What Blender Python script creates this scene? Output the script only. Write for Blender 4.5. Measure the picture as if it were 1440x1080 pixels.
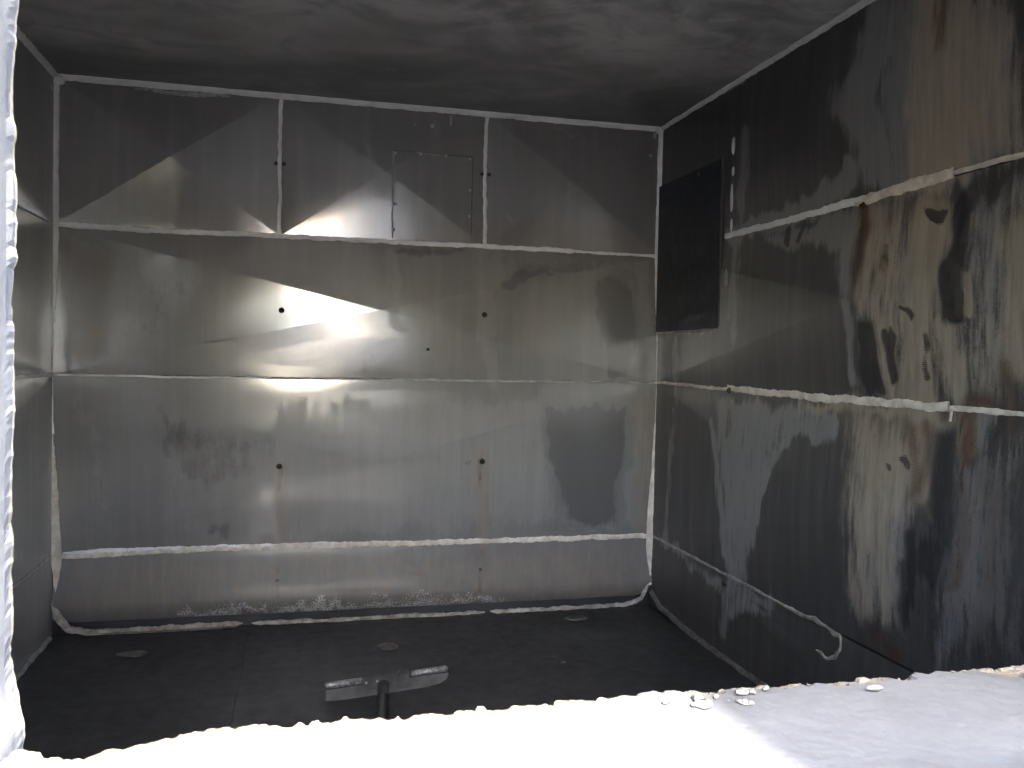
import bpy, bmesh, math, random
import numpy as np
from mathutils import Vector, Matrix, noise

sc = bpy.context.scene
for _o in list(bpy.data.objects):
    bpy.data.objects.remove(_o)
C = sc.collection
R = math.radians
random.seed(7)

# ---------------------------------------------------------------- room sizes (metres)
XL, XR = -0.746, 1.277            # left and right steel walls
YF, YB = 0.60, 3.00               # inner face of the front wall, back wall
ZC = 1.757                        # ceiling
ZA, ZB, ZD = 1.293, 0.826, 0.258  # horizontal seams
EYE = 0.909
SILL = 0.675

# ---------------------------------------------------------------- camera
cam = bpy.data.cameras.new('camera')
cam.sensor_width = 36.0
cam.lens = 36.0 * 1228.7 / 1440.0
cam.clip_start = 0.02
cam.clip_end = 2000
camo = bpy.data.objects.new('camera', cam)
C.objects.link(camo)
yaw, pitch, roll = 0.2399, -0.0305, 0.0203
fw = Vector((math.sin(yaw) * math.cos(pitch), math.cos(yaw) * math.cos(pitch), math.sin(pitch)))
rt = Vector((math.cos(yaw), -math.sin(yaw), 0))
up = rt.cross(fw)
r2 = rt * math.cos(roll) + up * math.sin(roll)
u2 = up * math.cos(roll) - rt * math.sin(roll)
M = Matrix((r2, u2, -fw)).transposed().to_4x4()
M.translation = Vector((0, 0, EYE))
camo.matrix_world = M
sc.camera = camo

# ---------------------------------------------------------------- world, sun, exposure
SUN_EL, SUN_AZ = 50.0, 176.0      # azimuth of the sun seen from the tank, clockwise from +Y: behind the camera
w = bpy.data.worlds.new('World')
sc.world = w
w.use_nodes = True
nt = w.node_tree
bg = nt.nodes['Background']
sky = nt.nodes.new('ShaderNodeTexSky')
sky.sky_type = 'NISHITA'
sky.sun_disc = False
sky.sun_elevation = R(SUN_EL)
sky.sun_rotation = R(SUN_AZ)
sky.dust_density = 2.8
nt.links.new(sky.outputs[0], bg.inputs[0])
bg.inputs[1].default_value = 0.15
sun = bpy.data.lights.new('sun', 'SUN')
sun.energy = 2.2
sun.angle = R(0.5)
sun.color = (1.0, 0.93, 0.84)
suno = bpy.data.objects.new('sun', sun)
C.objects.link(suno)
sd = Vector((math.sin(R(SUN_AZ)) * math.cos(R(SUN_EL)), math.cos(R(SUN_AZ)) * math.cos(R(SUN_EL)), math.sin(R(SUN_EL))))
suno.rotation_euler = sd.to_track_quat('Z', 'Y').to_euler()
suno.location = (0, -3, 6)
sc.view_settings.view_transform = 'Standard'
sc.view_settings.look = 'None'
sc.view_settings.exposure = 4.7
sc.view_settings.gamma = 1.0
sc.view_settings.use_curve_mapping = False
sc.render.engine = 'CYCLES'
sc.cycles.use_denoising = True
sc.cycles.max_bounces = 5
sc.cycles.diffuse_bounces = 3
sc.cycles.glossy_bounces = 4
sc.cycles.transmission_bounces = 0
sc.cycles.use_adaptive_sampling = True
sc.cycles.adaptive_threshold = 0.03
sc.cycles.sample_clamp_indirect = 12.0


# ---------------------------------------------------------------- node helpers
class Mat:
    def __init__(self, name):
        self.m = bpy.data.materials.new(name)
        self.m.use_nodes = True
        self.t = self.m.node_tree
        self.b = self.t.nodes['Principled BSDF']

    def put(self, sock, v):
        if isinstance(v, bpy.types.NodeSocket):
            self.t.links.new(v, sock)
        elif v is not None:
            if hasattr(v, '__len__') and sock.type == 'RGBA' and len(v) == 3:
                v = (*v, 1)
            sock.default_value = v

    def pos(self):
        return self.t.nodes.new('ShaderNodeNewGeometry').outputs['Position']

    def math(self, op, a, b=None, c=None, clamp=False):
        n = self.t.nodes.new('ShaderNodeMath')
        n.operation = op
        n.use_clamp = clamp
        for i, v in enumerate((a, b, c)):
            if v is not None:
                self.put(n.inputs[i], v)
        return n.outputs[0]

    def scale(self, v, s):
        n = self.t.nodes.new('ShaderNodeVectorMath')
        n.operation = 'MULTIPLY'
        self.put(n.inputs[0], v)
        n.inputs[1].default_value = s
        return n.outputs[0]

    def noise(self, v, sc_, det=4.0, rough=0.55, dist=0.0, col=False):
        n = self.t.nodes.new('ShaderNodeTexNoise')
        self.put(n.inputs['Vector'], v)
        n.inputs['Scale'].default_value = sc_
        n.inputs['Detail'].default_value = det
        n.inputs['Roughness'].default_value = rough
        n.inputs['Distortion'].default_value = dist
        return n.outputs[1 if col else 0]

    def ramp(self, v, a, b, lo=0.0, hi=1.0, smooth=True):
        n = self.t.nodes.new('ShaderNodeMapRange')
        n.interpolation_type = 'SMOOTHSTEP' if smooth else 'LINEAR'
        self.put(n.inputs[0], v)
        for i, x in enumerate((a, b, lo, hi)):
            n.inputs[1 + i].default_value = x
        return n.outputs[0]

    def mix(self, f, a, b):
        n = self.t.nodes.new('ShaderNodeMix')
        n.data_type = 'RGBA'
        self.put(n.inputs[0], f)
        self.put(n.inputs[6], a)
        self.put(n.inputs[7], b)
        return n.outputs[2]

    def fmix(self, f, a, b):
        n = self.t.nodes.new('ShaderNodeMix')
        self.put(n.inputs[0], f)
        self.put(n.inputs[2], a)
        self.put(n.inputs[3], b)
        return n.outputs[0]

    def attr(self, name):
        n = self.t.nodes.new('ShaderNodeAttribute')
        n.attribute_name = name
        return n.outputs['Fac']

    def bump(self, h, strength, dist, prev=None):
        n = self.t.nodes.new('ShaderNodeBump')
        n.inputs['Strength'].default_value = strength
        n.inputs['Distance'].default_value = dist
        self.put(n.inputs['Height'], h)
        if prev is not None:
            self.put(n.inputs['Normal'], prev)
        return n.outputs[0]

    def out(self, color=None, rough=None, metal=None, normal=None, spec=None):
        for k, v in (('Base Color', color), ('Roughness', rough), ('Metallic', metal), ('Normal', normal), ('Specular IOR Level', spec)):
            if v is not None:
                self.put(self.b.inputs[k], v)
        return self.m


def steel(name, base, dark, wash, tan, rough=0.3, metal=0.85, film=0.0, hard=1.0, coat=0.0, drip=0.45):
    m = Mat(name)
    P = m.pos()
    cloud = m.noise(P, 3.0, 4, 0.6)
    streak = m.noise(m.scale(P, (30, 30, 1.6)), 1.0, 3, 0.6)
    streak2 = m.noise(m.scale(P, (90, 90, 7)), 1.0, 2, 0.6)
    rag = m.noise(m.scale(P, (1, 1, drip)), 42, 4, 0.65)
    fine = m.noise(P, 190, 2, 0.65)
    wob = m.math('ADD', m.math('MULTIPLY', m.math('SUBTRACT', rag, 0.5), 1.0), m.math('MULTIPLY', m.math('SUBTRACT', streak2, 0.5), 0.35))
    wob = m.math('ADD', wob, m.math('MULTIPLY', m.math('SUBTRACT', fine, 0.5), 0.25))

    def layer(a, mid, half, amp=1.0, hd=None):
        hd = hd or hard
        at = m.attr(a)
        r_ = m.ramp(m.math('MULTIPLY_ADD', wob, amp * (0.2 + 0.8 * hd), at), mid - half / hd, mid + half / hd)
        return m.math('MULTIPLY', r_, m.ramp(at, 0.02, 0.22))
    col = m.mix(m.ramp(cloud, 0.3, 0.7), base, tuple(c * 0.78 for c in base))
    col = m.mix(m.math('MULTIPLY', m.ramp(streak, 0.45, 0.75), 0.3), col, tuple(min(1, c * 1.3) for c in base))
    # thin dried film, heavier in streaks
    ff = m.math('MULTIPLY', m.ramp(m.math('ADD', m.math('MULTIPLY', cloud, 0.6), m.math('MULTIPLY', streak, 0.5)), 0.30, 0.85), film)
    fW = m.math('MULTIPLY', layer('wash', 0.52, 0.11), m.math('MULTIPLY_ADD', streak2, 0.5, 0.6, True))
    fT = m.math('MULTIPLY', layer('tan', 0.44, 0.17), m.math('MULTIPLY_ADD', streak, 0.6, 0.5, True))
    fR = m.math('MULTIPLY', layer('rust', 0.6, 0.2, 0.8, 1.0), 0.85)
    fD = m.math('MULTIPLY', layer('dark', 0.5, 0.08), 0.55 + 0.38 * hard)
    fS = m.math('MULTIPLY', m.ramp(m.attr('speck'), 0.1, 0.3), m.ramp(m.math('ADD', m.attr('speck'), m.math('MULTIPLY', m.math('SUBTRACT', fine, 0.5), 1.6)), 0.62, 0.7))
    wc = m.mix(streak, tuple(c * 0.75 for c in wash), wash)
    tc = m.mix(streak2, tuple(c * 0.6 for c in tan), tan)
    col = m.mix(ff, col, wash)
    col = m.mix(fW, col, wc)
    col = m.mix(fT, col, tc)
    col = m.mix(fR, col, m.mix(rag, (0.05, 0.022, 0.012), (0.16, 0.07, 0.03)))
    col = m.mix(fD, col, dark)
    col = m.mix(fS, col, (0.55, 0.53, 0.5))
    dirt = m.math('MAXIMUM', m.math('MAXIMUM', fW, fT), m.math('MAXIMUM', fR, fS))
    dirt = m.math('MAXIMUM', dirt, ff)
    keep = m.math('MULTIPLY', dirt, m.math('SUBTRACT', 1.0, fD))
    ro = m.fmix(keep, m.math('ADD', m.ramp(cloud, 0.2, 0.8, rough, rough + 0.08), m.math('MULTIPLY', fine, 0.04)), 0.5)
    me = m.fmix(keep, metal, metal * 0.4)
    if coat:
        m.put(m.b.inputs['Coat Weight'], m.math('MULTIPLY', m.math('SUBTRACT', 1.0, m.math('MULTIPLY', keep, 0.9)), coat))
        m.put(m.b.inputs['Coat Roughness'], m.ramp(cloud, 0.25, 0.75, 0.13, 0.19))
        m.b.inputs['Coat IOR'].default_value = 2.7
    return m.out(col, ro, me, m.bump(fine, 0.10, 0.0012))


def plain(name, c1, c2, scale_=20, rough=0.6, metal=0.0, bump=0.3, bd=0.002, stretch=(1, 1, 1), det=5, lo=0.35, hi=0.65):
    m = Mat(name)
    P = m.scale(m.pos(), stretch)
    a = m.noise(P, scale_, det, 0.62)
    f = m.noise(P, scale_ * 6, 4, 0.6)
    col = m.mix(m.ramp(a, lo, hi), c1, c2)
    ro = m.ramp(f, 0.2, 0.8, rough - 0.08, rough + 0.1)
    return m.out(col, ro, metal, m.bump(m.math('ADD', a, m.math('MULTIPLY', f, 0.4)), bump, bd))


MAT = {}
MAT['back'] = steel('steel_back', (0.205, 0.196, 0.186), (0.09, 0.087, 0.085), (0.255, 0.244, 0.232), (0.29, 0.235, 0.175), 0.36, 0.08, 0.30, 0.6, 0.78)
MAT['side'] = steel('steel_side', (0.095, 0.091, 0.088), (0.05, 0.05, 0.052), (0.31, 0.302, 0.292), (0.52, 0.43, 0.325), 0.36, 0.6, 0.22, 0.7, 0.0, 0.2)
MAT['left'] = steel('steel_left', (0.29, 0.29, 0.29), (0.13, 0.13, 0.13), (0.30, 0.30, 0.30), (0.25, 0.22, 0.18), 0.34, 0.25, 0.2, 0.5, 0.9)
MAT['plate'] = plain('blackened_plate', (0.018, 0.022, 0.029), (0.026, 0.030, 0.037), 6, 0.6, 0.1, 0.15, 0.002)
MAT['patch'] = steel('steel_patch', (0.23, 0.22, 0.208), (0.13, 0.13, 0.13), (0.27, 0.27, 0.267), (0.25, 0.21, 0.17), 0.34, 0.25, 0.3, 0.6, 0.65)
MAT['sealant'] = plain('sealant', (0.76, 0.75, 0.735), (0.86, 0.855, 0.845), 26, 0.55, 0.0, 0.5, 0.003)
MAT['cream_sealant'] = plain('cream_sealant', (0.54, 0.48, 0.39), (0.76, 0.70, 0.60), 30, 0.6, 0.0, 0.6, 0.003)
MAT['old_sealant'] = plain('old_sealant', (0.24, 0.21, 0.17), (0.46, 0.42, 0.36), 40, 0.65, 0.0, 0.6, 0.003)
MAT['smear'] = plain('sealant_smear', (0.25, 0.25, 0.245), (0.42, 0.41, 0.40), 35, 0.6, 0.0, 0.3, 0.001)
MAT['floor'] = plain('black_floor', (0.022, 0.023, 0.025), (0.040, 0.041, 0.043), 4, 0.55, 0.0, 0.3, 0.003)
MAT['bolt'] = plain('old_bolt', (0.02, 0.017, 0.015), (0.07, 0.05, 0.035), 90, 0.6, 0.5, 0.4, 0.001)
MAT['rivet'] = plain('rivet', (0.35, 0.34, 0.33), (0.5, 0.49, 0.47), 60, 0.5, 0.4)
MAT['rail'] = plain('galvanised_rail', (0.14, 0.143, 0.147), (0.42, 0.425, 0.43), 120, 0.4, 0.5, 0.3, 0.001)
MAT['blade'] = plain('rubber_blade', (0.07, 0.072, 0.075), (0.11, 0.112, 0.116), 30, 0.6)
MAT['bracket'] = plain('bracket', (0.05, 0.052, 0.056), (0.085, 0.088, 0.092), 45, 0.55, 0.2)
MAT['handle'] = plain('handle', (0.013, 0.014, 0.015), (0.024, 0.025, 0.027), 25, 0.5)
MAT['dab'] = plain('dab', (0.08, 0.072, 0.062), (0.15, 0.135, 0.118), 60, 0.65, 0.0, 0.5, 0.002)
MAT['mortar'] = plain('mortar_chip', (0.09, 0.083, 0.07), (0.16, 0.152, 0.135), 80, 0.9, 0.0, 0.8, 0.003)
MAT['ground'] = plain('ground', (0.30, 0.28, 0.25), (0.40, 0.375, 0.34), 1.5, 0.9)


def ceiling_mat():
    m = Mat('cloudy_ceiling_far_shade')
    P = m.pos()
    big = m.noise(P, 1.4, 4, 0.55, 0.8)
    med = m.noise(m.scale(P, (0.8, 1.0, 1)), 5.5, 7, 0.62, 1.2)
    fine = m.noise(P, 60, 5, 0.65)
    f = m.ramp(m.math('ADD', m.math('MULTIPLY', big, 0.6), m.math('MULTIPLY', med, 0.55)), 0.46, 0.70)
    # shade put into the colour: darker away from the opening
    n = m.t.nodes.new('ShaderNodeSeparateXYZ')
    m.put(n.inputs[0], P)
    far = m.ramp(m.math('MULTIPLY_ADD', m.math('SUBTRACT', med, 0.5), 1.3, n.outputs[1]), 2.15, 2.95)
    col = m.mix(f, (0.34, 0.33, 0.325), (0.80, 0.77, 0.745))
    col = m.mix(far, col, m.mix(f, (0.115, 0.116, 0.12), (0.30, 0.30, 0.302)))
    return m.out(col, m.ramp(med, 0.3, 0.7, 0.45, 0.7), 0.15, m.bump(m.math('ADD', med, m.math('MULTIPLY', fine, 0.25)), 0.3, 0.004))


MAT['ceiling'] = ceiling_mat()


def concrete_mat(name, g):
    m = Mat(name)
    P = m.pos()
    a = m.noise(P, 14, 6, 0.65)
    b = m.noise(P, 5, 5, 0.6, 0.4)
    f = m.noise(P, 160, 5, 0.65)
    n = m.t.nodes.new('ShaderNodeSeparateXYZ')
    m.put(n.inputs[0], P)
    x, y, z = n.outputs
    bare = m.mix(m.ramp(a, 0.35, 0.7), tuple(g * c for c in (0.065, 0.056, 0.041)), tuple(g * c for c in (0.115, 0.104, 0.084)))
    bare = m.mix(m.ramp(f, 0.56, 0.68), bare, tuple(g * c for c in (0.05, 0.036, 0.022)))
    coat = m.mix(m.ramp(b, 0.32, 0.66), tuple(g * c for c in (0.018, 0.0195, 0.022)), tuple(g * c for c in (0.052, 0.054, 0.057)))
    coat = m.mix(m.ramp(a, 0.5, 0.8), coat, tuple(g * c for c in (0.066, 0.068, 0.070)))
    if g > 2:
        coat = m.mix(m.ramp(f, 0.3, 0.7), (0.115, 0.119, 0.127), (0.14, 0.144, 0.151))
    cov = m.attr('coat')
    k = m.ramp(m.math('ADD', cov, m.math('MULTIPLY', m.math('SUBTRACT', m.noise(P, 34, 6, 0.68), 0.5), 1.3)), 0.45, 0.55)
    col = m.mix(k, bare, coat)
    nb = m.bump(m.math('ADD', m.math('MULTIPLY', a, 0.5 if g < 2 else 0.1), m.math('MULTIPLY', f, m.fmix(k, 0.9, 0.15))), 0.6 if g < 2 else 0.2, 0.005)
    return m.out(col, 0.85, 0.0, nb)


MAT['concrete'] = concrete_mat('rough_render', 1.0)
MAT['lit_jamb'] = concrete_mat('rough_render_lit', 3.0)  # same render as the sill, with the jamb's brightness put into its colour

# ---------------------------------------------------------------- stains: wet runs, dried wash, rust, one painted reflection (wall metres)
# channel, strength, softness, width (0 = filled outline), points along the wall and up it
BACK_STAINS_AND_GLOW = [
    ('wash', 0.8, 0.08, 0, [(1.101, 1.27),(1.247, 1.269),(1.273, 0.281),(1.153, 0.293),(1.181, 0.612),(1.198, 1.003),(1.189, 1.132)]),
    ('wash', 0.75, 0.08, 0, [(0.647, 1.267),(1.219, 1.257),(1.151, 1.221),(0.829, 1.23),(0.726, 1.205),(0.676, 1.139),(0.658, 0.989),(0.597, 0.987),(0.591, 1.279)]),
    ('wash', 0.66, 0.05, 0.03, [(0.308, 1.27),(0.317, 1.149),(0.329, 1.004)]),
    ('wash', 0.66, 0.06, 0.045, [(0.63, 1.261),(0.638, 0.988),(0.657, 0.814)]),
    ('wash', 0.72, 0.06, 0, [(-0.726, 1.268),(-0.565, 1.222),(-0.566, 1.024),(-0.571, 0.878),(-0.724, 0.837)]),  # no wash here: the opening's reflection in the corner, painted as a lighter patch
    ('wash', 0.72, 0.1, 0, [(-0.099, 0.757),(0.839, 0.765),(0.883, 0.561),(0.916, 0.304),(-0.094, 0.271)]),
    ('wash', 0.66, 0.03, 0, [(0.802, 0.664),(0.883, 0.561),(0.894, 0.433),(0.929, 0.299),(1.231, 0.283),(1.244, 0.309),(0.956, 0.316),(0.914, 0.407)]),
    ('wash', 0.3, 0.06, 0.02, [(-0.01, 0.794),(0.333, 0.79),(0.683, 0.794)]),
    ('wash', 0.5, 0.05, 0.03, [(-0.674, 0.752),(-0.611, 0.572),(-0.589, 0.344)]),
    ('wash', 0.48, 0.05, 0.05, [(-0.377, 0.57),(-0.331, 0.337)]),
    ('wash', 0.62, 0.04, 0.02, [(0.337, 0.233),(0.325, 0.073)]),
    ('wash', 0.55, 0.05, 0.02, [(0.415, 0.243),(0.414, 0.044)]),
    ('wash', 0.5, 0.05, 0.015, [(-0.084, 0.223),(-0.088, 0.14)]),
    ('wash', 0.55, 0.05, 0.01, [(0.44, 1.689),(0.445, 1.665)]),
    ('wash', 0.6, 0.02, 0.006, [(0.87, 1.729),(0.99, 1.683)]),
    ('wash', 0.6, 0.02, 0.006, [(0.498, 1.742),(0.496, 1.703)]),
    ('wash', 0.6, 0.02, 0.006, [(0.434, 1.698),(0.44, 1.689)]),
    ('wash', 0.55, 0.03, 0.012, [(0.683, 1.412),(0.717, 1.389)]),
    ('speck', 0.66, 0.05, 0.02, [(-0.355, 0.053),(-0.218, 0.046),(-0.059, 0.047),(0.152, 0.039)]),
    ('speck', 0.78, 0.05, 0.024, [(-0.036, 0.051),(0.057, 0.056),(0.128, 0.045)]),
    ('speck', 0.66, 0.05, 0.02, [(0.152, 0.044),(0.345, 0.047),(0.544, 0.048),(0.698, 0.043)]),
    ('speck', 0.58, 0.04, 0.014, [(0.247, 0.081),(0.443, 0.072),(0.672, 0.062)]),
    ('tan', 0.46, 0.1, 0, [(-0.721, 0.245),(1.26, 0.255),(1.267, 0.003),(-0.721, 0.053)]),
    ('tan', 0.5, 0.05, 0.03, [(-0.053, 0.52),(-0.055, 0.282)]),
    ('tan', 0.55, 0.05, 0.03, [(0.636, 0.563),(0.632, 0.261)]),
    ('tan', 0.5, 0.06, 0.04, [(-0.634, 0.955),(-0.654, 0.842)]),
    ('tan', 0.5, 0.06, 0.04, [(1.232, 0.769),(1.245, 0.295)]),
    ('rust', 0.75, 0.025, 0.008, [(0.629, 0.551),(0.63, 0.5)]),
    ('rust', 0.5, 0.04, 0.008, [(0.627, 0.5),(0.625, 0.337)]),
    ('rust', 0.75, 0.03, 0.008, [(-0.06, 0.15),(-0.062, 0.134)]),
    ('rust', 0.75, 0.03, 0.008, [(0.634, 0.16),(0.631, 0.145)]),
    ('rust', 0.55, 0.06, 0.02, [(0.632, 0.236),(0.635, 0.084)]),
    ('rust', 0.55, 0.05, 0.02, [(-0.059, 0.21),(-0.06, 0.102)]),
    ('rust', 0.6, 0.03, 0.01, [(-0.055, 0.527),(-0.057, 0.449)]),
    ('rust', 0.62, 0.03, 0.012, [(1.282, 0.281),(1.28, 0.236)]),
    ('rust', 0.5, 0.05, 0.015, [(0.59, 0.288),(0.613, 0.186)]),
    ('dark', 0.75, 0.05, 0, [(1.029, 1.19),(1.096, 1.219),(1.166, 1.183),(1.191, 1.08),(1.186, 0.924),(1.161, 0.846),(1.079, 0.845),(1.041, 1.05)]),
    ('dark', 0.75, 0.05, 0, [(0.84, 0.727),(1.177, 0.742),(1.168, 0.559),(1.144, 0.429),(1.141, 0.311),(0.956, 0.308),(0.913, 0.433),(0.875, 0.561)]),
    ('dark', 0.7, 0.03, 0, [(0.675, 1.183),(0.713, 1.21),(0.803, 1.224),(1.015, 1.233),(0.688, 1.159)]),
    ('dark', 0.5, 0.12, 0, [(-0.486, 0.754),(-0.098, 0.644),(-0.099, 0.568),(-0.109, 0.45),(-0.354, 0.431),(-0.442, 0.57)]),
    ('dark', 0.42, 0.06, 0, [(-0.561, 1.223),(-0.273, 1.161),(-0.402, 0.961),(-0.563, 0.912)]),
    ('dark', 0.6, 0.03, 0.02, [(0.325, 1.266),(0.546, 1.267)]),
    ('dark', 0.3, 0.06, 0, [(0.364, 0.981),(0.39, 1.018),(0.527, 0.973),(0.529, 0.849),(0.405, 0.84)]),
    ('dark', 0.45, 0.03, 0.012, [(0.521, 0.601),(0.547, 0.564),(0.585, 0.551)]),
    ('dark', 0.55, 0.04, 0.02, [(-0.265, 0.335),(-0.221, 0.315)]),
    ('dark', 0.6, 0.03, 0.02, [(0.216, 0.857),(0.234, 0.905)]),
]
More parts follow.
